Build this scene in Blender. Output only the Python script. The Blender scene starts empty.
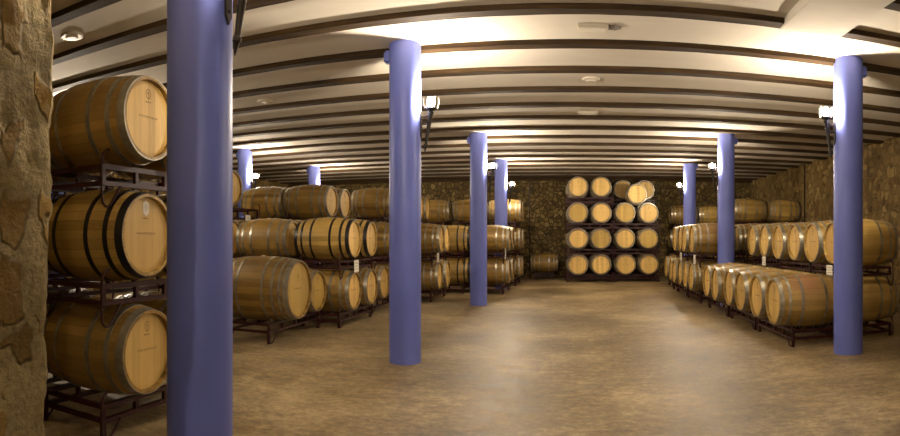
import bpy, bmesh, math, random
from mathutils import Vector, Matrix
random.seed(7)
PI = math.pi
S = bpy.context.scene
COL = S.collection

# ------------------------------------------------------------------ helpers
def link(o, parent=None):
    COL.objects.link(o)
    if parent: o.parent = parent
    return o

def obj(name, bm, mat, parent=None, smooth=False):
    me = bpy.data.meshes.new(name)
    bmesh.ops.recalc_face_normals(bm, faces=bm.faces[:])
    bm.to_mesh(me); bm.free()
    me.materials.append(mat)
    if smooth:
        for p in me.polygons: p.use_smooth = True
        try: me.set_sharp_from_angle(angle=math.radians(40))
        except Exception: pass
    return link(bpy.data.objects.new(name, me), parent)

def tag(o, label, cat, group=None):
    o['label'] = label; o['category'] = cat
    if group: o['group'] = group
    return o

def struct(o):
    o['kind'] = 'structure'; return o

def empty(name, loc, rz=0.0):
    o = bpy.data.objects.new(name, None); link(o)
    o.location = loc; o.rotation_euler = (0, 0, rz); o.empty_display_size = .1
    return o

def copy_tree(o, parent=None):
    c = o.copy(); link(c, parent)
    for ch in o.children: copy_tree(ch, c)
    return c

def remove_tree(o):
    for ch in list(o.children): remove_tree(ch)
    bpy.data.objects.remove(o)

def box(bm, c, s, M=None):
    r = bmesh.ops.create_cube(bm, size=1.0)
    m = Matrix.Translation(c) @ Matrix.Diagonal((s[0], s[1], s[2], 1))
    if M is not None: m = M @ m
    bmesh.ops.transform(bm, matrix=m, verts=r['verts'])
    return r['verts']

def tube(bm, pts, r, n=8, cap=True):
    pts = [Vector(p) for p in pts]
    rings = []
    N = len(pts)
    rad = r if isinstance(r, (list, tuple)) else [r] * N
    prev = None
    for i, p in enumerate(pts):
        t = (pts[min(i+1, N-1)] - pts[max(i-1, 0)]).normalized()
        if prev is None:
            a = Vector((0, 0, 1)) if abs(t.z) < .9 else Vector((1, 0, 0))
            u = t.cross(a).normalized()
        else:
            u = (prev - t * prev.dot(t)).normalized()
        prev = u
        v = t.cross(u)
        rings.append([bm.verts.new(p + (u*math.cos(2*PI*k/n) + v*math.sin(2*PI*k/n)) * rad[i]) for k in range(n)])
    for a, b in zip(rings, rings[1:]):
        for k in range(n):
            bm.faces.new((a[k], a[(k+1) % n], b[(k+1) % n], b[k]))
    if cap:
        bm.faces.new(rings[0]); bm.faces.new(rings[-1][::-1])

def lathe(bm, prof, n=40, axis='X', close=False):
    """prof: list of (along, radius)"""
    rings = []
    for a, r in prof:
        if r < 1e-6:
            co = (a, 0, 0) if axis == 'X' else (0, 0, a)
            rings.append([bm.verts.new(co)]); continue
        ring = []
        for k in range(n):
            c, s = math.cos(2*PI*k/n)*r, math.sin(2*PI*k/n)*r
            ring.append(bm.verts.new((a, c, s) if axis == 'X' else (c, s, a)))
        rings.append(ring)
    prs = list(zip(rings, rings[1:]))
    if close: prs.append((rings[-1], rings[0]))
    for a, b in prs:
        for k in range(n):
            k2 = (k+1) % n
            if len(a) == 1 and len(b) == 1: continue
            if len(a) == 1: bm.faces.new((a[0], b[k2], b[k]))
            elif len(b) == 1: bm.faces.new((a[k], a[k2], b[0]))
            else: bm.faces.new((a[k], a[k2], b[k2], b[k]))

# ------------------------------------------------------------------ materials
def mat(name):
    m = bpy.data.materials.new(name); m.use_nodes = True
    nt = m.node_tree; b = nt.nodes['Principled BSDF']
    return m, nt, b

def N(nt, t, **kw):
    n = nt.nodes.new(t)
    for k, v in kw.items(): setattr(n, k, v)
    return n

def L(nt, a, b): nt.links.new(a, b)

def math_n(nt, op, a, b=None, c=None):
    n = N(nt, 'ShaderNodeMath', operation=op)
    for i, v in enumerate((a, b, c)):
        if v is None: continue
        if isinstance(v, (int, float)): n.inputs[i].default_value = v
        else: L(nt, v, n.inputs[i])
    return n.outputs[0]

def ramp(nt, fac, stops):
    r = N(nt, 'ShaderNodeValToRGB')
    e = r.color_ramp.elements
    while len(e) < len(stops): e.new(.5)
    for i, (p, c) in enumerate(stops):
        e[i].position = p; e[i].color = (*c, 1)
    L(nt, fac, r.inputs[0])
    return r.outputs[0]

def mix(nt, fac, a, b, mode='MIX'):
    n = N(nt, 'ShaderNodeMix', data_type='RGBA', blend_type=mode)
    for i, v in ((0, fac), (6, a), (7, b)):
        if isinstance(v, (int, float)): n.inputs[i].default_value = v
        elif isinstance(v, tuple): n.inputs[i].default_value = (*v, 1)
        else: L(nt, v, n.inputs[i])
    return n.outputs[2]

def noise(nt, vec, scale, detail=4, rough=.55):
    n = N(nt, 'ShaderNodeTexNoise')
    n.inputs['Scale'].default_value = scale; n.inputs['Detail'].default_value = detail
    n.inputs['Roughness'].default_value = rough
    if vec is not None: L(nt, vec, n.inputs['Vector'])
    return n.outputs['Fac']

def mapping(nt, vec, sc):
    n = N(nt, 'ShaderNodeMapping'); n.inputs['Scale'].default_value = sc
    L(nt, vec, n.inputs['Vector']); return n.outputs[0]

def bump(nt, b, h, strength, dist):
    n = N(nt, 'ShaderNodeBump'); n.inputs['Strength'].default_value = strength
    n.inputs['Distance'].default_value = dist
    L(nt, h, n.inputs['Height']); L(nt, n.outputs[0], b.inputs['Normal'])

def wood_staves(name, dark, light, nst=30, tone=(.8, 1.15)):
    m, nt, b = mat(name)
    tc = N(nt, 'ShaderNodeTexCoord'); sep = N(nt, 'ShaderNodeSeparateXYZ')
    L(nt, tc.outputs['Object'], sep.inputs[0])
    zc = math_n(nt, 'SUBTRACT', sep.outputs[2], .345)
    ang = math_n(nt, 'ARCTAN2', sep.outputs[1], zc)
    a = math_n(nt, 'MULTIPLY', ang, nst/(2*PI))
    idx = math_n(nt, 'FLOOR', a); fr = math_n(nt, 'FRACT', a)
    oi = N(nt, 'ShaderNodeObjectInfo')
    wn = N(nt, 'ShaderNodeTexWhiteNoise', noise_dimensions='2D')
    cx = N(nt, 'ShaderNodeCombineXYZ'); L(nt, idx, cx.inputs[0]); L(nt, oi.outputs['Random'], cx.inputs[1])
    L(nt, cx.outputs[0], wn.inputs['Vector'])
    g = noise(nt, mapping(nt, tc.outputs['Object'], (2, 26, 26)), 2.2, 5)
    f = math_n(nt, 'ADD', math_n(nt, 'MULTIPLY', wn.outputs['Value'], .55), math_n(nt, 'MULTIPLY', g, .5))
    col = ramp(nt, f, [(.15, dark), (.85, light)])
    blot = noise(nt, tc.outputs['Object'], 3.5, 3)
    col = mix(nt, .35, col, ramp(nt, blot, [(.35, (.55, .5, .45)), (.6, (1, 1, 1))]), 'MULTIPLY')
    # stave joints
    e = math_n(nt, 'ABSOLUTE', math_n(nt, 'SUBTRACT', fr, .5))
    j = math_n(nt, 'GREATER_THAN', e, .47)
    col = mix(nt, math_n(nt, 'MULTIPLY', j, .45), col, (.06, .03, .012))
    v = math_n(nt, 'ADD', math_n(nt, 'MULTIPLY', oi.outputs['Random'], tone[1]-tone[0]), tone[0])
    h = N(nt, 'ShaderNodeHueSaturation'); L(nt, v, h.inputs['Value']); L(nt, col, h.inputs['Color'])
    L(nt, h.outputs[0], b.inputs['Base Color'])
    b.inputs['Roughness'].default_value = .5
    bump(nt, b, math_n(nt, 'SUBTRACT', g, math_n(nt, 'MULTIPLY', j, .8)), .25, .004)
    return m

def wood_head(name, dark, light):
    m, nt, b = mat(name)
    tc = N(nt, 'ShaderNodeTexCoord'); sep = N(nt, 'ShaderNodeSeparateXYZ')
    L(nt, tc.outputs['Object'], sep.inputs[0])
    a = math_n(nt, 'MULTIPLY', sep.outputs[1], 1/.078)
    idx = math_n(nt, 'FLOOR', a); fr = math_n(nt, 'FRACT', a)
    oi = N(nt, 'ShaderNodeObjectInfo')
    wn = N(nt, 'ShaderNodeTexWhiteNoise', noise_dimensions='2D')
    cx = N(nt, 'ShaderNodeCombineXYZ'); L(nt, idx, cx.inputs[0]); L(nt, oi.outputs['Random'], cx.inputs[1])
    L(nt, cx.outputs[0], wn.inputs['Vector'])
    g = noise(nt, mapping(nt, tc.outputs['Object'], (30, 30, 2)), 2.0, 4)
    f = math_n(nt, 'ADD', math_n(nt, 'MULTIPLY', wn.outputs['Value'], .5), math_n(nt, 'MULTIPLY', g, .5))
    col = ramp(nt, f, [(.15, dark), (.8, light)])
    e = math_n(nt, 'ABSOLUTE', math_n(nt, 'SUBTRACT', fr, .5))
    j = math_n(nt, 'GREATER_THAN', e, .48)
    col = mix(nt, math_n(nt, 'MULTIPLY', j, .3), col, (.15, .07, .02))
    v = math_n(nt, 'ADD', math_n(nt, 'MULTIPLY', oi.outputs['Random'], .25), .88)
    h = N(nt, 'ShaderNodeHueSaturation'); L(nt, v, h.inputs['Value']); L(nt, col, h.inputs['Color'])
    L(nt, h.outputs[0], b.inputs['Base Color'])
    b.inputs['Roughness'].default_value = .55
    bump(nt, b, g, .12, .003)
    return m

def plain(name, col, rough=.5, metal=0.0, nz=0.0, nscale=8, bmp=0.0):
    m, nt, b = mat(name)
    b.inputs['Roughness'].default_value = rough; b.inputs['Metallic'].default_value = metal
    tc = N(nt, 'ShaderNodeTexCoord')
    n = noise(nt, tc.outputs['Object'], nscale, 5)
    lo = tuple(c*(1-nz) for c in col); hi = tuple(min(1, c*(1+nz)) for c in col)
    L(nt, ramp(nt, n, [(.3, lo), (.7, hi)]), b.inputs['Base Color'])
    if bmp: bump(nt, b, n, bmp, .01)
    return m

M_stave = wood_staves('oak_staves', (.15, .083, .013), (.43, .26, .056))
def stain(m):
    nt = m.node_tree; b = nt.nodes['Principled BSDF']
    src = b.inputs['Base Color'].links[0].from_socket
    tc = N(nt, 'ShaderNodeTexCoord'); d = N(nt, 'ShaderNodeVectorMath', operation='DISTANCE')
    L(nt, tc.outputs['Object'], d.inputs[0]); d.inputs[1].default_value = (.06, .20, .60)
    e = math_n(nt, 'ADD', d.outputs['Value'], math_n(nt, 'MULTIPLY', noise(nt, mapping(nt, tc.outputs['Object'], (4, 1, 1)), 6, 4), .25))
    f = ramp(nt, e, [(.22, (.4, .4, .4)), (.42, (0, 0, 0))])
    L(nt, mix(nt, f, src, (.40, .13, .10)), b.inputs['Base Color'])
    return m
M_stave_pale = wood_staves('oak_staves_pale', (.26, .155, .028), (.56, .365, .098))
M_head = wood_head('oak_head', (.50, .305, .075), (.76, .51, .16))
M_headdark = wood_head('oak_head_weathered', (.36, .225, .042), (.54, .36, .085))
M_hoop = plain('galvanised_hoop', (.36, .335, .27), .36, .75, .35, 14)
M_black = plain('black_hoop', (.012, .011, .012), .4, .2, .2, 10)
M_chime = plain('chime_wood', (.36, .21, .07), .6, 0, .3, 20)
M_rack = plain('maroon_rack_steel', (.036, .007, .007), .42, .0, .25, 10)
M_rack.node_tree.nodes['Principled BSDF'].inputs['Specular IOR Level'].default_value = .3
M_stamp = plain('burnt_brand', (.22, .11, .03), .7, 0, .2, 30)
M_label = plain('paper_label', (.75, .70, .60), .8, 0, .05, 10)
M_print = plain('grey_print', (.25, .22, .2), .8, 0, .1, 10)
M_iron = plain('wrought_iron', (.035, .028, .022), .5, .6, .3, 20)
M_white = plain('white_plastic', (.72, .66, .56), .45, 0, .04, 6)

def column_mat():
    m, nt, b = mat('blue_violet_paint')
    tc = N(nt, 'ShaderNodeTexCoord')
    n = noise(nt, tc.outputs['Object'], 2.0, 4)
    L(nt, ramp(nt, n, [(.3, (.13, .17, .56)), (.7, (.155, .195, .63))]), b.inputs['Base Color'])
    b.inputs['Roughness'].default_value = .42
    n2 = noise(nt, mapping(nt, tc.outputs['Object'], (1, 1, .3)), 25, 3)
    bump(nt, b, n2, .08, .004)
    return m
M_col = column_mat()

def plaster():
    m, nt, b = mat('ceiling_plaster')
    tc = N(nt, 'ShaderNodeTexCoord')
    n = noise(nt, mapping(nt, tc.outputs['Object'], (.5, 2, 1)), 1.5, 5)
    L(nt, ramp(nt, n, [(.3, (.68, .63, .55)), (.7, (.76, .71, .63))]), b.inputs['Base Color'])
    b.inputs['Roughness'].default_value = .85
    bump(nt, b, noise(nt, mapping(nt, tc.outputs['Object'], (.6, 3, 1)), 6, 4), .18, .012)
    return m
M_plaster = plaster()

def beam_mat():
    m, nt, b = mat('dark_beam_wood')
    tc = N(nt, 'ShaderNodeTexCoord')
    g = noise(nt, mapping(nt, tc.outputs['Object'], (1.2, 22, 22)), 1.6, 6, .65)
    g2 = noise(nt, mapping(nt, tc.outputs['Object'], (.6, 4, 4)), 2, 3)
    col = ramp(nt, g, [(.3, (.016, .009, .003)), (.75, (.085, .047, .014))])
    col = mix(nt, .6, col, ramp(nt, g2, [(.35, (.5, .45, .4)), (.65, (1.25, 1.15, 1))]), 'MULTIPLY')
    L(nt, col, b.inputs['Base Color'])
    b.inputs['Roughness'].default_value = .75
    b.inputs['Specular IOR Level'].default_value = .25
    bump(nt, b, g, .4, .01)
    return m
M_beam = beam_mat()

def stone(name, scale, stops, mortar, warp=.35, mw=.07, bs=.8, bd=.03, squash=(1, 1, 1), keep=0.0):
    m, nt, b = mat(name)
    tc = N(nt, 'ShaderNodeTexCoord')
    co = mapping(nt, tc.outputs['Object'], squash)
    nz = N(nt, 'ShaderNodeTexNoise'); nz.inputs['Scale'].default_value = scale*.9; nz.inputs['Detail'].default_value = 3
    L(nt, co, nz.inputs['Vector'])
    sub = N(nt, 'ShaderNodeVectorMath', operation='SUBTRACT'); L(nt, nz.outputs['Color'], sub.inputs[0]); sub.inputs[1].default_value = (.5, .5, .5)
    scl = N(nt, 'ShaderNodeVectorMath', operation='SCALE'); L(nt, sub.outputs[0], scl.inputs[0]); scl.inputs['Scale'].default_value = warp/scale*2
    add = N(nt, 'ShaderNodeVectorMath', operation='ADD'); L(nt, co, add.inputs[0]); L(nt, scl.outputs[0], add.inputs[1])
    v = N(nt, 'ShaderNodeTexVoronoi'); v.inputs['Scale'].default_value = scale; L(nt, add.outputs[0], v.inputs['Vector'])
    ve = N(nt, 'ShaderNodeTexVoronoi', feature='DISTANCE_TO_EDGE'); ve.inputs['Scale'].default_value = scale; L(nt, add.outputs[0], ve.inputs['Vector'])
    sep = N(nt, 'ShaderNodeSeparateColor'); L(nt, v.outputs['Color'], sep.inputs[0])
    fine = noise(nt, tc.outputs['Object'], scale*5, 6, .65)
    f = math_n(nt, 'ADD', math_n(nt, 'MULTIPLY', sep.outputs[0], .7), math_n(nt, 'MULTIPLY', fine, .4))
    col = ramp(nt, f, stops)
    mcol = mix(nt, 1.0, mortar, ramp(nt, fine, [(.3, (.6, .6, .6)), (.7, (1.15, 1.15, 1.15))]), 'MULTIPLY')
    # some cells are plastered over (only part of the stones stand proud)
    thr = math_n(nt, 'ADD', mw, math_n(nt, 'MULTIPLY', math_n(nt, 'LESS_THAN', sep.outputs[1], keep), 10.0))
    edge = N(nt, 'ShaderNodeMapRange', interpolation_type='SMOOTHSTEP')
    L(nt, ve.outputs['Distance'], edge.inputs['Value']); L(nt, thr, edge.inputs['From Min'])
    L(nt, math_n(nt, 'ADD', thr, .09), edge.inputs['From Max'])
    col = mix(nt, edge.outputs[0], mcol, col)
    L(nt, col, b.inputs['Base Color']); b.inputs['Roughness'].default_value = .88
    h = math_n(nt, 'ADD', math_n(nt, 'MULTIPLY', edge.outputs[0], .7), math_n(nt, 'MULTIPLY', fine, .5))
    bump(nt, b, h, bs, bd)
    return m
OCH = [(.15, (.11, .070, .020)), (.45, (.16, .105, .030)), (.7, (.21, .14, .044)), (.95, (.33, .235, .08))]
M_wallback = stone('rubble_stone_wall', 6.3, OCH, (.075, .050, .017), .5, .02, 1.0, .07, (1, 1, 1.05), .04)
M_wallside = stone('ochre_stone_wall', 6.3, [(.15, (.12, .065, .016)), (.5, (.27, .165, .042)), (.9, (.52, .35, .11))], (.30, .195, .06), .55, .04, 1.0, .14, (1, .85, .8), .08)
M_wallnear = stone('near_stone_wall', 7.2, [(.1, (.13, .075, .014)), (.5, (.26, .155, .03)), (.9, (.46, .29, .065))], (.30, .225, .095), .7, .10, 1.0, .05, (1, .9, .62), .35)

def floor_mat():
    m, nt, b = mat('worn_concrete_floor')
    tc = N(nt, 'ShaderNodeTexCoord')
    a = noise(nt, tc.outputs['Object'], .55, 6, .6)
    c = noise(nt, mapping(nt, tc.outputs['Object'], (1, 1.6, 1)), 5, 6, .7)
    d = noise(nt, tc.outputs['Object'], 16, 6, .8)
    f = math_n(nt, 'ADD', math_n(nt, 'ADD', math_n(nt, 'MULTIPLY', a, .45), math_n(nt, 'MULTIPLY', c, .3)), math_n(nt, 'MULTIPLY', d, .3))
    col = ramp(nt, f, [(.43, (.09, .063, .028)), (.52, (.25, .18, .086)), (.61, (.50, .38, .205))])
    s = noise(nt, tc.outputs['Object'], 1.4, 5, .7)
    col = mix(nt, ramp(nt, s, [(.56, (0, 0, 0)), (.72, (.6, .6, .6))]), col, (.20, .17, .13))
    L(nt, col, b.inputs['Base Color'])
    L(nt, ramp(nt, c, [(.3, (.42, .42, .42)), (.7, (.62, .62, .62))]), b.inputs['Roughness'])
    bump(nt, b, noise(nt, tc.outputs['Object'], 30, 4), .12, .006)
    return m
M_floor = floor_mat()

def emit(name, col, s):
    m, nt, b = mat(name)
    b.inputs['Base Color'].default_value = (1, .9, .75, 1)
    b.inputs['Emission Color'].default_value = (*col, 1); b.inputs['Emission Strength'].default_value = s
    return m
M_bulb = emit('glowing_bulb', (1.0, .84, .63), 1900.0)

# ------------------------------------------------------------------ setting
H = 1.38                      # eye height
ZJ = H + 2.10                 # underside of the beams
ZP = ZJ + .055                # plaster edge
XL, XR, YB, YF = -10.7, 6.6, 21.2, -5.5

bm = bmesh.new()
n = 60
vs = [[bm.verts.new((XL + (XR-XL)*i/40, YF + (YB-YF)*j/60, random.uniform(-.003, .003) if 0 < i < 40 else 0)) for j in range(61)] for i in range(41)]
for i in range(40):
    for j in range(60): bm.faces.new((vs[i][j], vs[i+1][j], vs[i+1][j+1], vs[i][j+1]))
struct(obj('floor', bm, M_floor))

joist_far = [-5.0 + .95*i for i in range(8)] + [2.9, 3.89, 4.75] + [5.64 + .995*k for k in range(16)]
JW = .15
# ceiling: shallow plaster vaults between the beams
bm = bmesh.new()
prof = [(YF-.1, ZP)]
for a, b2 in zip([None]+joist_far, joist_far + [None]):
    y0 = YF if a is None else a
    y1 = (YB if b2 is None else b2 - JW)
    if y1 <= y0 + .1: continue
    for k in range(0, 9):
        t = k/8
        prof.append((y0 + (y1-y0)*t, ZP + .022*math.sin(PI*t)**.8 if 0 < t < 1 else ZP))
prof.append((YB+.3, ZP))
xs = [XL-.3 + (XR-XL+.6)*i/24 for i in range(25)]
rows = [[bm.verts.new((x, y, z)) for (y, z) in prof] for x in xs]
for r1, r2 in zip(rows, rows[1:]):
    for k in range(len(prof)-1): bm.faces.new((r1[k], r1[k+1], r2[k+1], r2[k]))
top = []
g = bmesh.ops.extrude_face_region(bm, geom=bm.faces[:])
bmesh.ops.translate(bm, verts=[v for v in g['geom'] if isinstance(v, bmesh.types.BMVert)], vec=(0, 0, .25))
struct(obj('ceiling', bm, M_plaster, smooth=True))

def wall(name, c, s, m):
    bm = bmesh.new(); box(bm, c, s); o = obj(name, bm, m); struct(o); return o
TZ = ZP + .2
wall('wall_back', ((XL+XR)/2, YB+.2, TZ/2-.05), (XR-XL+.8, .4, TZ+.1), M_wallback)
wall('wall_right', (XR+.2, (YB+YF)/2, TZ/2-.05), (.4, YB-YF, TZ+.1), M_wallside)
wall('wall_left', (XL-.2, (YB+YF)/2, TZ/2-.05), (.4, YB-YF, TZ+.1), M_wallside)
wall('wall_behind', ((XL+XR)/2, YF-.2, TZ/2-.05), (XR-XL+.8, .4, TZ+.1), M_wallside)

# near stone pier: the rough end of a wall the camera looks past
def near_wall():
    bm = bmesh.new()
    X0, X1, Y0, Y1, Z1 = XL, -1.785, .95, 1.53, ZP
    def nz(y, z):
        from mathutils import noise as mn
        p = Vector((3.1, y*4.5, z*3.6))
        return .022*mn.noise(p) + .010*mn.noise(p*3.1) + .006*mn.noise(p*7.3)
    def edge(z): # the pier leans out a little at shoulder height
        return max(-.012, min(.034, .034*(z-.95)/.75)) - .004
    # profile in plan: along front face (y=Y1) then the end face; dense near the corner
    plan = [(X0, Y1, 0), (-6, Y1, 0), (-4, Y1, 0), (-3, Y1, .3), (-2.4, Y1, .6)]
    for k in range(12): plan.append((-2.4 + (.58)*(k+1)/12, Y1, 1))
    for k in range(1, 30): plan.append((X1, Y1-.02-(Y1-Y0-.04)*k/30, 1))
    plan += [(X1-.02, Y0, 1), (-2.4, Y0, .6), (-4, Y0, 0), (X0, Y0, 0)]
    nzc = 110
    rings = []
    for j in range(nzc+1):
        z = Z1*j/nzc
        row = []
        for (x, y, w) in plan:
            d = nz(y + x*.7, z)*w
            if x > -1.89: row.append(bm.verts.new((x + d + edge(z), y + nz(z*1.3, y+5)*w*.8, z)))
            else: row.append(bm.verts.new((x, y + d*(1 if y > 1.2 else -1), z)))
        rings.append(row)
    for a, b in zip(rings, rings[1:]):
        for k in range(len(plan)-1): bm.faces.new((a[k], a[k+1], b[k+1], b[k]))
        bm.faces.new((a[-1], a[0], b[0], b[-1]))
    bm.faces.new(rings[0][::-1]); bm.faces.new(rings[-1])
    o = obj('wall_near', bm, M_wallnear, smooth=True); struct(o)
near_wall()

# thin dark conduits on the stone walls and ledger beam along the back wall
for i, (c, s) in enumerate([((-1.43, YB-.015, 1.75), (.035, .03, 3.5)), ((3.1, YB-.015, 1.75), (.035, .03, 3.5)), ((XR-.015, 15.97, 1.75), (.03, .035, 3.5))]):
    bm = bmesh.new(); box(bm, c, s); struct(obj('trim_%d' % (i+1), bm, M_iron))

# plastered box that drops to the underside of the beams
bm = bmesh.new(); box(bm, (2.385, 2.65, ZJ+.10), (.67, 5.98, .225))
bmesh.ops.bevel(bm, geom=bm.edges[:], offset=.008, segments=1, affect='EDGES')
struct(obj('trim_4', bm, M_plaster))

# beams
def ordinal(n):
    return ['', 'first', 'second', 'third', 'fourth', 'fifth', 'sixth', 'seventh', 'eighth', 'ninth', 'tenth', 'eleventh', 'twelfth',
            'thirteenth', 'fourteenth', 'fifteenth', 'sixteenth', 'seventeenth', 'eighteenth', 'nineteenth'][n]
vis = [y for y in joist_far if y > 2.9]
from mathutils import noise as mnoise
for i, yf in enumerate(joist_far):
    bm = bmesh.new()
    nx = 90
    prev = None
    for k in range(nx+1):
        x = XL - .05 + (XR-XL+.1)*k/nx
        d = [mnoise.noise(Vector((x*.8, i*7.3, q*3.7)))*.012 + mnoise.noise(Vector((x*3.1, i*7.3, q*3.7)))*.005 for q in range(4)]
        w = JW
        ring = [bm.verts.new((x, yf-w+d[0], ZJ+abs(d[1])*.8)), bm.verts.new((x, yf+d[2]*.6, ZJ+abs(d[3])*.8)),
                bm.verts.new((x, yf+.02, ZP+.14)), bm.verts.new((x, yf-w-.02, ZP+.14))]
        if prev:
            for q in range(4): bm.faces.new((prev[q], prev[(q+1) % 4], ring[(q+1) % 4], ring[q]))
        else: bm.faces.new(ring)
        prev = ring
    bm.faces.new(prev[::-1])
    o = obj('ceiling_beam', bm, M_beam)
    if yf > 2.9:
        nb = len(joist_far) - i
        nf = [q for q, y in enumerate(vis) if y == yf][0] + 1
        if nf == 1: lab = 'dark ceiling beam nearest the camera, cut by the top edge at upper left'
        elif nf == 2: lab = 'dark ceiling beam ending near the plaster box, second from the camera'
        elif nb == 1: lab = 'dark ceiling beam closest to the back stone wall'
        elif nb < 9: lab = 'dark wooden ceiling beam, %s counted from the back stone wall' % ordinal(nb)
        else: lab = 'dark wooden ceiling beam, %s counted from the camera, under white plaster' % ordinal(nf)
    else:
        lab = 'dark wooden ceiling beam overhead behind the camera'
    tag(o, lab, 'beam', 'dark wooden ceiling beams')
bm = bmesh.new(); box(bm, ((XL+XR)/2, YB-.07, ZJ+.01), (XR-XL, .13, .13))
tag(obj('ledger_beam', bm, M_beam), 'dark ledger beam fixed along the top of the back stone wall', 'beam')

# ------------------------------------------------------------------ columns
CR = .178
def make_column(side):
    t = empty('column', (0, 0, 0))
    bm = bmesh.new()
    lathe(bm, [(0, 0), (0, CR), (.6, CR), (1.2, CR), (2, CR), (2.8, CR), (ZP+.08, CR), (ZP+.08, 0)], 64, 'Z')
    obj('shaft', bm, M_col, t, smooth=True)
    bm = bmesh.new()
    v = box(bm, (-side*(CR+.02), 0, ZJ-.06), (.09, .10, .14))
    bmesh.ops.bevel(bm, geom=[e for e in bm.edges], offset=.02, segments=3, affect='EDGES')
    obj('conduit_box', bm, M_col, t, smooth=True)
    return t

def make_lamp():
    """wrought iron torch on a column; local +X points away from the column, origin at the column's surface, bulb height 0"""
    t = empty('wall_torch', (0, 0, 0))
    bm = bmesh.new()   # plate with pointed ends
    ys = [(-.0, -.40), (-.028, -.355), (-.028, -.14), (0, -.095), (.028, -.14), (.028, -.355)]
    a = [bm.verts.new((.0005, y, z)) for y, z in ys]; b = [bm.verts.new((.012, y, z)) for y, z in ys]
    bm.faces.new(a); bm.faces.new(b[::-1])
    for k in range(6): bm.faces.new((a[k], a[(k+1) % 6], b[(k+1) % 6], b[k]))
    obj('wall_plate', bm, M_iron, t)
    for z in (-.17, -.33):
        bm = bmesh.new()
        r = bmesh.ops.create_uvsphere(bm, u_segments=8, v_segments=6, radius=.011)
        bmesh.ops.translate(bm, verts=r['verts'], vec=(.012, 0, z))
        obj('rivet', bm, M_iron, t)
    bm = bmesh.new()
    tube(bm, [(.012, 0, -.25), (.05, 0, -.25), (.09, 0, -.245)], .011)
    obj('arm', bm, M_iron, t, smooth=True)
    bm = bmesh.new()
    tube(bm, [(.012, 0, -.16), (.04, 0, -.175), (.095, 0, -.16)], .008)
    obj('arm', bm, M_iron, t, smooth=True)
    bm = bmesh.new()   # tapered torch shaft, leaning
    pts = [Vector((.12, 0, -.11)) + (Vector((.045, 0, -.57)) - Vector((.12, 0, -.11)))*k for k in (0, .02, .04, .1, .5, .78, .80, .84, .86, .93, 1.0)]
    tube(bm, pts, [.02, .034, .034, .026, .021, .016, .024, .024, .014, .01, .002], 12)
    obj('torch_shaft', bm, M_iron, t, smooth=True)
    bm = bmesh.new()   # ring cup and scrolled prongs
    lathe(bm, [(-.11, .006), (-.10, .045), (-.075, .062), (-.072, .058), (-.095, .03), (-.095, .006)], 20, 'Z', close=True)
    bmesh.ops.translate(bm, verts=bm.verts[:], vec=(.12, 0, 0))
    obj('crown_ring', bm, M_iron, t, smooth=True)
    for k in range(6):
        bm = bmesh.new()
        an = k*PI/3 + .3
        pts = []
        for q in range(13):
            s = q/12
            r = .068 + .018*math.sin(s*PI) + (.02*math.sin((s-.75)*4*PI) if s > .75 else 0)
            z = -.085 + .15*s - (.03*(s-.8)/.2 if s > .8 else 0)
            pts.append((.12 + math.cos(an)*r, math.sin(an)*r, z))
        tube(bm, pts, .0032, 6)
        obj('scrolled_prong', bm, M_iron, t, smooth=True)
    bm = bmesh.new()
    bmesh.ops.create_icosphere(bm, subdivisions=2, radius=.040)
    bmesh.ops.scale(bm, verts=bm.verts[:], vec=(1, 1, 1.25))
    bmesh.ops.translate(bm, verts=bm.verts[:], vec=(.12, 0, -.01))
    bl = obj('bulb', bm, M_bulb, t, smooth=True)
    bm = bmesh.new()
    lathe(bm, [(-.09, 0), (-.09, .016), (-.045, .018), (-.045, 0)], 12, 'Z')
    bmesh.ops.translate(bm, verts=bm.verts[:], vec=(.12, 0, 0))
    obj('bulb_socket', bm, M_white, bl)
    return t

cols = [
    (-1.88, 2.65, 1, 'nearest blue column, standing at left before the first barrel rack', 'column nearest the camera'),
    (-1.82, 6.46, 1, 'tall blue column left of centre, its base out on open floor', 'tall column left of centre'),
    (-1.89, 12.3, 1, 'mid-distance blue column left of centre with its base visible', 'mid-distance column left of centre'),
    (-1.90, 16.45, 1, 'far slim blue column left of centre, base hidden by barrels', 'far slim column left of centre'),
    (3.25, 6.5, -1, 'tall blue column at right before the lying barrels', 'tall column at right'),
    (3.22, 12.1, -1, 'blue column rising between right-hand barrels, mid-distance', 'right mid-distance column'),
    (3.36, 16.62, -1, 'smallest blue column at right, farthest in the right row', 'farthest right column'),
    (-7.52, 12.5, 1, 'blue column behind barrels just right of the nearest column', 'column behind the left barrels'),
    (-7.45, 16.4, 1, 'short-looking blue column top behind the left upper barrels', 'farthest left column'),
    (-7.45, 6.46, 1, 'blue column hidden behind the foreground barrel stack', 'column hidden behind the foreground barrels'),
    (-1.88, -3.2, 1, 'blue column behind the camera at left, added for fill light', 'left column behind the camera, added for fill light'),  # unseen pair from here on, added so their lamps fill the foreground
    (3.27, -3.2, -1, 'blue column behind the camera at right, added for fill light', 'right column behind the camera, added for fill light')]
cpro = {1: make_column(1), -1: make_column(-1)}
lpro = make_lamp()
for (x, y, s, lab, ph) in cols:
    c = copy_tree(cpro[s]); c.location = (x, y, 0)
    tag(c, lab, 'column', 'blue painted columns')
    l = copy_tree(lpro); l.location = (x + s*CR, y, 2.90); l.rotation_euler.z = 0 if s > 0 else PI
    tag(l, 'wrought iron torch lamp on the ' + ph, 'lamp', 'iron torch lamps on the columns')
for q in (cpro[1], cpro[-1], lpro): remove_tree(q)

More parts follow.
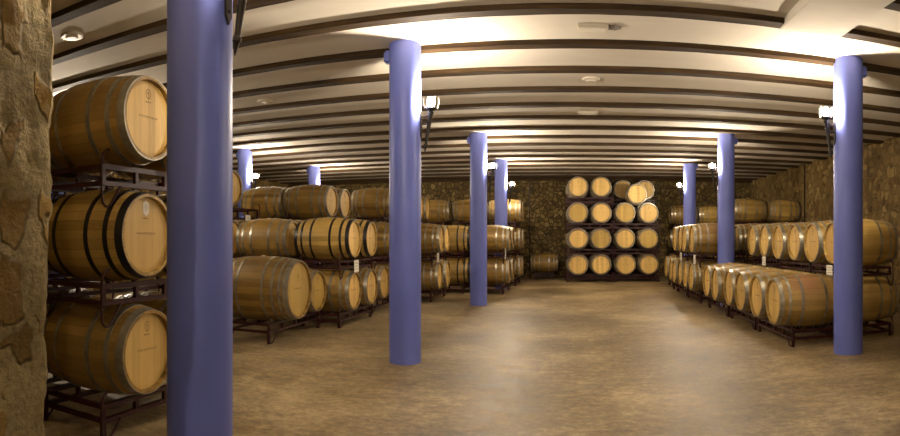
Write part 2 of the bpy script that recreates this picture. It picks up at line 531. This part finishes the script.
# ------------------------------------------------------------------ ceiling fittings
def disc(x, y, lab, r=.12, z=ZP+.014):
    t = empty('smoke_detector', (x, y, z))
    bm = bmesh.new(); lathe(bm, [(0.02, 0), (.02, r), (-.012, r), (-.02, r*.93), (-.02, 0)], 32, 'Z'); obj('base', bm, M_white, t, smooth=True)
    bm = bmesh.new(); lathe(bm, [(-.02, 0), (-.02, r*.6), (-.035, r*.5), (-.038, 0)], 32, 'Z'); obj('cap', bm, M_white, t, smooth=True)
    tag(t, lab, 'ceiling fitting', 'round ceiling fittings')
def at(px, py, z):
    th = (px-570)/600; r = abs(z-H)*600/abs(238.5-py)
    return r*math.sin(th), r*math.cos(th)
for px, py, lab in ((591, 78, 'round white ceiling fitting above the centre of the hall'), (265, 100, 'round white ceiling fitting right of the nearest column'),
                    (72, 34, 'round white ceiling fitting above the near top barrel')):
    x, y = at(px, py, ZP+.03); disc(x, y, lab)
def emer(px, py, lab, w=.31, d=.17):
    x, y = at(px, py, ZP+.03)
    t = empty('ceiling_emergency_light', (x, y, ZP+.006))
    bm = bmesh.new(); box(bm, (0, 0, 0), (w, d, .05)); bmesh.ops.bevel(bm, geom=bm.edges[:], offset=.01, segments=2, affect='EDGES'); obj('housing', bm, M_white, t)
    bm = bmesh.new()
    box(bm, (0, 0, -.028), (w*.84, d*.68, .012)); bmesh.ops.bevel(bm, geom=bm.edges[:], offset=.004, segments=1, affect='EDGES'); obj('diffuser', bm, M_label, t)
    for q in (-1, 1):
        bm = bmesh.new(); box(bm, (q*w*.46, 0, -.028), (.012, d*.8, .008)); obj('end_clip', bm, M_white, t)
    tag(t, lab, 'emergency light', 'emergency lights on the ceiling')
    return x, y
ex, ey = emer(593, 25, 'rectangular white emergency light between the two nearest central beams')
emer(588, 111, 'small rectangular emergency light farther back on the ceiling', .34, .15)
t = empty('arrow_sign', (ex+.22, ey+.0, ZP+.008))
bm = bmesh.new()
pts = [(-.06, -.03), (.0, -.03), (.0, -.05), (.07, 0), (0, .05), (0, .03), (-.06, .03)]
a = [bm.verts.new((x, y, -.015)) for x, y in pts]; b = [bm.verts.new((x, y, .015)) for x, y in pts]
bm.faces.new(a); bm.faces.new(b)
for k in range(7): bm.faces.new((a[k], a[(k+1) % 7], b[(k+1) % 7], b[k]))
obj('arrow_plate', bm, M_print, t)
tag(t, 'small grey arrow-shaped fitting beside the near emergency light', 'sign')

# ------------------------------------------------------------------ barrels
BR, BE, BL = .345, .292, .93          # bilge radius, end radius, length
def R_at(x, R=BR, E_=BE, Ln=BL):
    t = abs(x)/(Ln/2); return R - (R-E_)*(t**2*.92 + t**4*.08)

def make_barrel(name, staves, hoopm, headm, R=BR, E_=BE, Ln=BL, paper=False, hoops=((0, .058), (.118, .036), (.283, .036))):
    """axis along X, front head at +X; origin under the bilge"""
    t = empty(name, (0, 0, 0))
    def sh(bm): bmesh.ops.translate(bm, verts=bm.verts[:], vec=(0, 0, R))
    bm = bmesh.new()
    h = Ln/2; n = 18
    out = [(-h + Ln*i/n, R_at(-h + Ln*i/n, R, E_, Ln)) for i in range(n+1)]
    inner = [(h, E_-.022), (h-.035, E_-.026), (-h+.035, E_-.026), (-h, E_-.022)]
    lathe(bm, out + inner, 48, 'X', close=True); sh(bm)
    obj('staves', bm, staves, t, smooth=True)
    for s in (1, -1):
        bm = bmesh.new()
        rr = E_-.024
        prof = [(h-.030, 0), (h-.030, rr*.9), (h-.033, rr), (h-.05, rr), (h-.05, 0)]
        lathe(bm, [(s*a, r) for a, r in prof], 48, 'X'); sh(bm)
        hd = obj('head', bm, headm, t)
        if s == 1:
            bm = bmesh.new()
            # oval emblem (or the paper hexagon), a short word under it and a faint line across the middle
            X = h-.0292
            def bar(y, z, w, hh): box(bm, (X, y, z+R), (.0012, w, hh))
            if not paper:
                for k in range(16):
                    a0 = 2*PI*k/16
                    M = Matrix.Translation((X, .0+.024*math.cos(a0), R+.175+.034*math.sin(a0))) @ Matrix.Rotation(a0+PI/2, 4, 'X')
                    box(bm, (0, 0, 0), (.0012, .014, .004), M)
                bar(0, .165, .004, .04); bar(0, .185, .018, .005); bar(0, .176, .012, .004)
            for k in range(5): bar(-.024+.012*k, .118, .008, .007+.004*(k == 0))
            obj('emblem', bm, M_stamp, hd)
            bm = bmesh.new()
            for k in range(12):
                y = -.10+.018*k
                bar(y, .012, .0035, .014)
                if k % 3: bar(y+.005, .018 if k % 2 else .006, .009, .0025)
            obj('lettering', bm, M_stamp, hd)
            if paper:
                bm = bmesh.new()
                v = [bm.verts.new((X, y, R+.19+z)) for y, z in ((0, .058), (.034, .036), (.034, -.036), (0, -.058), (-.034, -.036), (-.034, .036))]
                w = [bm.verts.new((X+.0015, *q.co[1:])) for q in v]
                bm.faces.new(v); bm.faces.new(w)
                for k in range(6): bm.faces.new((v[k], v[(k+1) % 6], w[(k+1) % 6], w[k]))
                lb = obj('paper_label', bm, M_label, hd)
                bm = bmesh.new()
                for k in range(12):
                    a0 = 2*PI*k/12
                    box(bm, (0, 0, 0), (.001, .009, .0025), Matrix.Translation((X+.002, .017*math.cos(a0), R+.195+.020*math.sin(a0))) @ Matrix.Rotation(a0+PI/2, 4, 'X'))
                box(bm, (X+.002, 0, R+.195), (.001, .004, .02))
                obj('printed_crest', bm, M_print, lb)
    for s in (1, -1):
        for (d, w) in hoops:
            bm = bmesh.new()
            x0, x1 = h-d, h-d-w
            r0, r1 = R_at(x0, R, E_, Ln), R_at(x1, R, E_, Ln)
            th = .0045
            prof = [(x0, r0-.003), (x0, r0+th), (x1, r1+th), (x1, r1-.003)]
            lathe(bm, [(s*a, r) for a, r in prof], 48, 'X', close=True)
            sh(bm)
            obj('hoop', bm, hoopm, t, smooth=True)
    bm = bmesh.new()   # bung on top of the bilge
    lathe(bm, [(R-.01, 0), (R-.01, .026), (R+.006, .024), (R+.006, 0)], 14, 'Z'); sh(bm)
    obj('bung', bm, M_label, t)
    return t

M_stain = stain(wood_staves('oak_staves_wine_stained', (.26, .155, .028), (.56, .365, .098)))
PRO = {
    'stained': make_barrel('wine_barrel', M_stain, M_hoop, M_head),
    'grey': make_barrel('wine_barrel', M_stave, M_hoop, M_head),
    'pale': make_barrel('wine_barrel', M_stave_pale, M_hoop, M_head),
    'dull': make_barrel('wine_barrel', M_stave, M_hoop, M_headdark),
    'black': make_barrel('wine_barrel', M_stave_pale, M_black, M_head, paper=False),
    'blacklabel': make_barrel('wine_barrel', M_stave_pale, M_black, M_head, paper=True),
    'puncheon': make_barrel('wine_puncheon', M_stave, M_hoop, M_headdark, R=.44, E_=.385, Ln=1.1, hoops=((0, .07), (.10, .035), (.20, .035), (.34, .035))),
}
WORD = {'stained': 'wine-stained barrel', 'grey': 'grey-hooped barrel', 'pale': 'grey-hooped barrel', 'dull': 'grey-hooped barrel', 'black': 'black-hooped barrel',
        'blacklabel': 'black-hooped barrel', 'puncheon': 'large oak puncheon'}
HID = 'oak barrel on its side, hidden among the racks behind other barrels'
def barrel(kind, x, y, z, rz, label, group):
    o = copy_tree(PRO[kind]); o.location = (x, y, z)
    o.rotation_euler = (0, 0, rz)
    tag(o, label, 'barrel', group)
    return o

# ------------------------------------------------------------------ racks
RH = .12
def make_rack(span, ht, feet):
    """holds barrels whose axes lie on local X; rails run along Y; origin centre of the base"""
    t = empty('barrel_rack', (0, 0, 0))
    Lh = span/2
    RX = .30
    zt, zb = ht-.018, (ht-.115 if feet else .016)
    np_ = max(2, round(span/.36)+1)
    def part(name, c, sz):
        bm = bmesh.new(); box(bm, c, sz); obj(name, bm, M_rack, t)
    for s in (1, -1):
        part('upper_rail', (s*RX, 0, zt), (.036, span, .036))
        part('lower_rail', (s*RX, 0, zb), (.036, span, .032))
        for k in range(np_):
            y = -Lh+.018 + (span-.036)*k/(np_-1)
            hp = zt-zb-.034
            if hp > .01: part('post', (s*RX, y, (zt+zb)/2-.001), (.03, .03, hp))
    for y in (-Lh+.018, Lh-.018):
        part('upper_cross_bar', (0, y, zt), (2*RX-.036, .032, .032))
        part('lower_cross_bar', (0, y, zb), (2*RX-.036, .032, .032))
    for s in (1, -1):
        for e in (1, -1):
            if feet: part('leg', (s*RX, e*(Lh-.018), (ht-.131)/2), (.032, .032, ht-.131))
            bm = bmesh.new()
            x = s*(RX+.027)
            if feet:
                pts = [(-.05, ht+.085), (-.01, ht+.075), (.02, ht+.03), (.026, ht-.04), (.024, .08), (.008, .03), (-.035, .012), (-.08, .03), (-.13, .08), (-.17, ht-.125)]
            else:
                pts = [(-.05, ht+.10), (-.01, ht+.085), (.018, ht+.04), (.024, ht-.03), (.024, -.07), (.008, -.125), (-.025, -.145), (-.065, -.125), (-.12, -.06), (-.17, .0)]
            # smooth the bend
            P3 = [Vector((x, e*(Lh+p[0]), p[1])) for p in pts]
            out = []
            for i in range(len(P3)-1):
                p0, p1, p2, p3 = P3[max(i-1, 0)], P3[i], P3[i+1], P3[min(i+2, len(P3)-1)]
                for q in range(3):
                    u = q/3
                    out.append(.5*((2*p1)+(-p0+p2)*u+(2*p0-5*p1+4*p2-p3)*u*u+(-p0+3*p1-3*p2+p3)*u**3))
            out.append(P3[-1])
            tube(bm, out, .0095, 8)
            obj('hook', bm, M_rack, t, smooth=True)
    return t
RPRO = {}
def rack(x, y, z, span, ht, feet, rz, label, group='maroon steel barrel racks'):
    k = (round(span, 2), round(ht, 3), feet)
    if k not in RPRO: RPRO[k] = make_rack(*k)
    o = copy_tree(RPRO[k]); o.location = (x, y, z); o.rotation_euler = (0, 0, rz)
    tag(o, label, 'rack', group)
    return o

PITCH = .815
TIER = {1: 'bottom', 2: 'second', 3: 'third', 4: 'top'}
def stack(xh, ys, side, tiers, phrase, kinds=None, z0=.56, PITCH=PITCH, rot=0.0, skip=(), hidden=(), depth='', rackhid=(), span=None):
    """xh head plane X, ys barrel rows (Y), side +1 heads face +X.
    kinds {(tier, i): kind}; skip: {(tier, i)}; hidden {(tier,i)} unseen ones; tiers = number of tiers"""
    kinds = dict(kinds or {})
    if side < 0:
        for t in range(1, tiers+1):
            for i in range(len(ys)): kinds.setdefault((t, i), 'pale' if (t*3+i+len(phrase)) % 3 else 'grey')
    cx = xh - side*BL/2
    cy = sum(ys)/len(ys)
    base = Vector((cx, cy, 0))
    def P(dx, dy):
        c, s = math.cos(rot), math.sin(rot)
        return cx + dx*c - dy*s, cy + dx*s + dy*c
    sp = span or ((ys[-1]-ys[0]) + .66 if len(ys) > 1 else .68)
    for t in range(1, tiers+1):
        zc = z0 + PITCH*(t-1)
        zb = zc - BR
        rail_top = zb + .008
        who = [i for i in range(len(ys)) if (t, i) not in skip]
        if who:
            hid = t in rackhid
            nm = {1: 'lowest'}.get(t, TIER[t])
            lab = 'maroon steel rack hidden behind the front barrels' if hid else 'maroon steel rack under the %s tier, %s' % (nm if t > 1 else 'bottom', phrase)
            if t == 1:
                rack(cx, cy, 0, sp, rail_top, True, rot, lab)
            else:
                low = zb - PITCH + 2*BR - .006
                rack(cx, cy, low, sp, rail_top-low, False, rot, lab)
        for i in who:
            kind = kinds.get((t, i), 'grey')
            x, y = P(0, ys[i]-cy)
            if kind == 'puncheon':
                x += side*.035
            if (t, i) in hidden: lab = HID
            else:
                pos = '' if len(ys) == 1 else ('nearer' if i == 0 else 'farther')
                lab = '%s, %s tier%s, %s' % (WORD[kind], TIER[t], ', %s one' % pos if pos else '', phrase)
            z = zb
            jig = random.uniform(-.02, .02)
            barrel(kind, x + jig*side, y, z, rot + (0 if side > 0 else PI) + random.uniform(-.012, .012), lab, 'oak wine barrels on racks')

al = lambda n, ts: {(t, i) for t in ts for i in range(n)}
# --- left of the aisle
stack(-2.74, (3.24, 3.99), 1, 3, 'beside the nearest column', {(2, 0): 'blacklabel', (2, 1): 'black', (1, 0): 'grey', (3, 0): 'grey'}, z0=.58, PITCH=.825, rot=.02)
stack(-3.86, (3.10, 3.85), 1, 3, 'second row, beside the nearest column', {}, z0=.58, PITCH=.825, rot=.02, hidden=al(2, (1, 2, 3)), rackhid=(1, 2, 3))
stack(-3.61, (7.22, 8.10), 1, 1, 'on the low rack right of the nearest column', {(1, 0): 'puncheon', (1, 1): 'dull'}, z0=.605, span=1.60)
stack(-3.30, (8.86, 9.68), 1, 2, 'just left of the tall centre-left column', {(2, 0): 'black', (2, 1): 'black'})
stack(-4.40, (8.86, 9.68), 1, 2, 'behind the left black-hooped pair', {}, hidden=al(2, (1,)) | {(2, 1)}, rackhid=(1,))
stack(-5.57, (8.86, 9.68), 1, 3, 'head peeping past the nearest column', {}, skip={(3, 1)}, hidden=al(2, (1,)) | {(2, 1)}, rackhid=(1,), z0=.51, PITCH=.88)
stack(-3.42, (10.75, 11.49), 1, 2, 'hugging the left edge of the centre-left column', {}, skip={(2, 0)})
stack(-4.50, (10.77, 11.53), 1, 3, 'upper left pair with visible heads', {}, hidden=al(2, (1, 2)), rackhid=(1, 2), z0=.53, PITCH=.785)
stack(-5.50, (10.80, 11.54), 1, 3, 'far upper left, lit by a torch', {}, hidden=al(2, (1, 2)), rackhid=(1, 2), z0=.53, PITCH=.785)
stack(-2.82, (12.93, 13.66), 1, 2, 'just right of the tall centre-left column', {})
stack(-1.50, (15.0, 15.72), 1, 2, 'between the two slim centre-left columns', {})
stack(-2.50, (15.0, 15.72), 1, 2, 'left behind the mid-distance column', {(1, 0): 'black', (2, 0): 'black'}, hidden={(1, 1), (2, 1)})
stack(-3.80, (15.0, 15.72), 1, 3, 'heads right beside the tall centre-left column', {}, hidden=al(2, (1, 2)), rackhid=(1, 2))
stack(-3.90, (12.95, 13.68), 1, 3, 'bodies left beside the tall centre-left column', {}, hidden=al(2, (1, 2)) | {(3, 1)}, rackhid=(1, 2))
stack(-1.42, (17.5, 18.22), 1, 3, 'just right of the far slim column', {})
stack(-2.48, (17.5, 18.22), 1, 3, 'behind the mid-distance column', {}, hidden=al(2, (1, 2)) | {(3, 1)}, rackhid=(1, 2))
stack(-3.53, (17.5, 18.22), 1, 3, 'left of the mid-distance column, by back wall', {}, hidden=al(2, (1, 2)) | {(3, 1)}, rackhid=(1, 2))
# --- right of the aisle
R1 = {(1, 0): 'pale', (1, 1): 'pale'}
stack(2.60, (7.40, 8.14), -1, 1, 'right aisle row, nearest rack', {(1, 0): 'stained', (1, 1): 'pale'})
stack(2.60, (8.95, 9.66), -1, 1, 'right aisle row, second rack', R1)
stack(2.60, (10.52, 11.30), -1, 1, 'right aisle row, third rack', R1)
stack(3.58, (7.68, 8.42), -1, 2, 'upper right row, nearest rack', z0=.52, PITCH=.80, kinds={(2, 1): 'pale'}, hidden={(1, 1)})
stack(3.58, (9.16, 9.90), -1, 2, 'upper right row, second rack', z0=.52, PITCH=.80, kinds={(2, 0): 'pale', (2, 1): 'pale'}, hidden=al(2, (1,)), rackhid=(1,))
stack(3.58, (10.70, 11.46), -1, 2, 'upper right row, third rack', z0=.53, PITCH=.81, kinds={(2, 0): 'pale'}, hidden=al(2, (1,)), rackhid=(1,))
stack(2.60, (12.75, 13.47), -1, 2, 'right aisle stack beyond the mid-distance column', {(1, 0): 'pale'})
stack(3.64, (12.80, 13.55), -1, 2, 'behind the right mid-distance column', {}, hidden=al(2, (1,)) | {(2, 1)}, rackhid=(1,))
stack(2.62, (14.26, 14.98), -1, 2, 'far right aisle stack', {})
stack(2.66, (15.75,), -1, 1, 'right aisle row, last but one', {})
stack(2.78, (17.20,), -1, 1, 'right aisle row, very last', {})
stack(4.60, (16.5, 17.23), -1, 3, 'high pile at right, left barrel', {}, hidden=al(2, (1, 2)) | {(3, 1)}, rackhid=(1, 2))
stack(5.60, (16.5, 17.23), -1, 3, 'high pile at right, beside the side wall', {}, hidden=al(2, (1, 2)) | {(3, 1)}, rackhid=(1, 2))
stack(3.42, (20.4,), -1, 3, 'against back wall, left of farthest right column', {}, hidden=al(1, (1, 2)), rackhid=(1, 2))
stack(4.38, (20.4,), -1, 3, 'against back wall, right of farthest right column', {}, hidden=al(1, (1, 2)), rackhid=(1, 2))
# --- single rack in the dark by the back wall
stack(-.42, (20.62,), 1, 1, 'alone in the dark by the back wall', {})

# --- back stack: axes along Y, heads facing the camera
def back(xs, yh, nt, phrase, hid=(), cols_=('left', 'right'), top=()):
    cy = yh + BL/2
    for t in range(1, nt+1):
        zc = .555 + .817*(t-1); zb = zc-BR; rt = zb+.012
        hidt = t in hid
        cx = sum(xs)/2
        lab = 'maroon steel rack hidden behind the front barrels' if hidt else 'maroon steel rack under the %s tier, %s' % (TIER[t], phrase)
        if t == 1: rack(cx, cy, 0, 1.43, rt, True, PI/2, lab)
        else: rack(cx, cy, zb-.817+2*BR-.012, 1.43, rt-(zb-.817+2*BR-.012), False, PI/2, lab)
        for i, x in enumerate(xs):
            k = 'grey' if (t + i) % 3 else 'dull'
            lab = HID if hidt else 'barrel facing the camera, %s tier, %s one, %s' % (TIER[t], cols_[i], phrase)
            barrel(k, x + random.uniform(-.012, .012), cy, zb, -PI/2, lab, 'oak wine barrels on racks')
back((.255, .98), 18.8, 4, 'left half of the back stack')
back((1.755, 2.485), 18.8, 3, 'right half of the back stack')
back((.20, .945), 19.85, 4, 'rear row of left back stack', hid=(1, 2, 3))
back((1.77, 2.51), 19.85, 4, 'rear row of right back stack', hid=(1, 2, 3))
zt = .555 + .817*2
barrel('grey', 2.11, 18.75+BL/2, zt + math.sqrt((2*BR+.008)**2-.365**2) - BR, -PI/2, 'barrel facing the camera, resting without rack atop the right back stack', 'oak wine barrels on racks')

# ------------------------------------------------------------------ paper tags on racks
def ptag(x, y, z, w, h_, side, lab):
    t = empty('paper_tag', (x, y, z))
    bm = bmesh.new(); box(bm, (0, 0, h_/2), (.003, w, h_)); obj('sheet', bm, M_label, t)
    for k in range(3):
        bm = bmesh.new(); box(bm, (side*.002, 0, h_*(.25+.25*k)), (.001, w*.7, .008)); obj('printed_line', bm, M_print, t)
    bm = bmesh.new(); tube(bm, [(-side*.002, 0, h_-.006), (-side*.10, 0, h_-.004), (-side*.128, 0, h_-.012)], .002, 6); obj('wire_hanger', bm, M_iron, t)
    tag(t, lab, 'tag', 'paper tags on the racks')
def px_tag(px, y0, y1, xh, side, wpx, lab):
    X = xh + side*.045
    th = (px-570)/600; r = X/math.sin(th); Y = r*math.cos(th)
    z0 = H + (238.5-y1)*r/600; hh = (y1-y0)*r/600
    ptag(X, Y, z0, min(wpx*r/600/max(.3, abs(math.sin(th))), .2), hh, side, lab)
px_tag(356.5, 260, 272, -3.30, 1, 6, 'white paper tag below the black-hooped heads at left')
px_tag(334, 218.5, 224, -4.50, 1, 5, 'small white paper tag under the upper left heads')
px_tag(438, 253, 262, -2.82, 1, 3, 'white paper tag right of the tall centre-left column')
px_tag(505.5, 248.5, 259, -1.50, 1, 2.5, 'white paper tag right of the mid-distance column')
px_tag(248, 215, 227, -5.57, 1, 5, 'grey paper tag beside the nearest column')
px_tag(764, 256.5, 265.5, 3.58, -1, 4.5, 'white paper tag under the upper right barrel row')
px_tag(829.5, 265, 275, 3.58, -1, 8, 'white lined paper tag at the left edge of the tall right column')
px_tag(681, 252.5, 260, 2.60, -1, 2.5, 'left paper tag of two below the far right upper heads')
px_tag(694.5, 255, 264, 2.60, -1, 3.5, 'right paper tag of two below the far right upper heads')

for k in list(PRO.values()) + list(RPRO.values()): remove_tree(k)

# ------------------------------------------------------------------ world, camera
w = bpy.data.worlds.new('World'); S.world = w; w.use_nodes = True
w.node_tree.nodes['Background'].inputs[0].default_value = (0, 0, 0, 1)
w.node_tree.nodes['Background'].inputs[1].default_value = 0

cam = bpy.data.cameras.new('camera'); co = bpy.data.objects.new('camera', cam); COL.objects.link(co)
co.location = (0, 0, H); co.rotation_euler = (PI/2, 0, 0)
cam.type = 'PANO'; cam.panorama_type = 'CENTRAL_CYLINDRICAL'
cam.central_cylindrical_range_u_min = -570/600; cam.central_cylindrical_range_u_max = 330/600
cam.central_cylindrical_range_v_min = -(436-238.5)/600; cam.central_cylindrical_range_v_max = 238.5/600
cam.central_cylindrical_radius = 1.0
cam.clip_start = .02; cam.clip_end = 100
S.camera = co
S.view_settings.view_transform = 'Standard'; S.view_settings.look = 'None'
S.view_settings.gamma = 1; S.view_settings.use_curve_mapping = False
S.view_settings.exposure = 0.48
S.cycles.use_denoising = True
S.cycles.max_bounces = 10; S.cycles.diffuse_bounces = 2
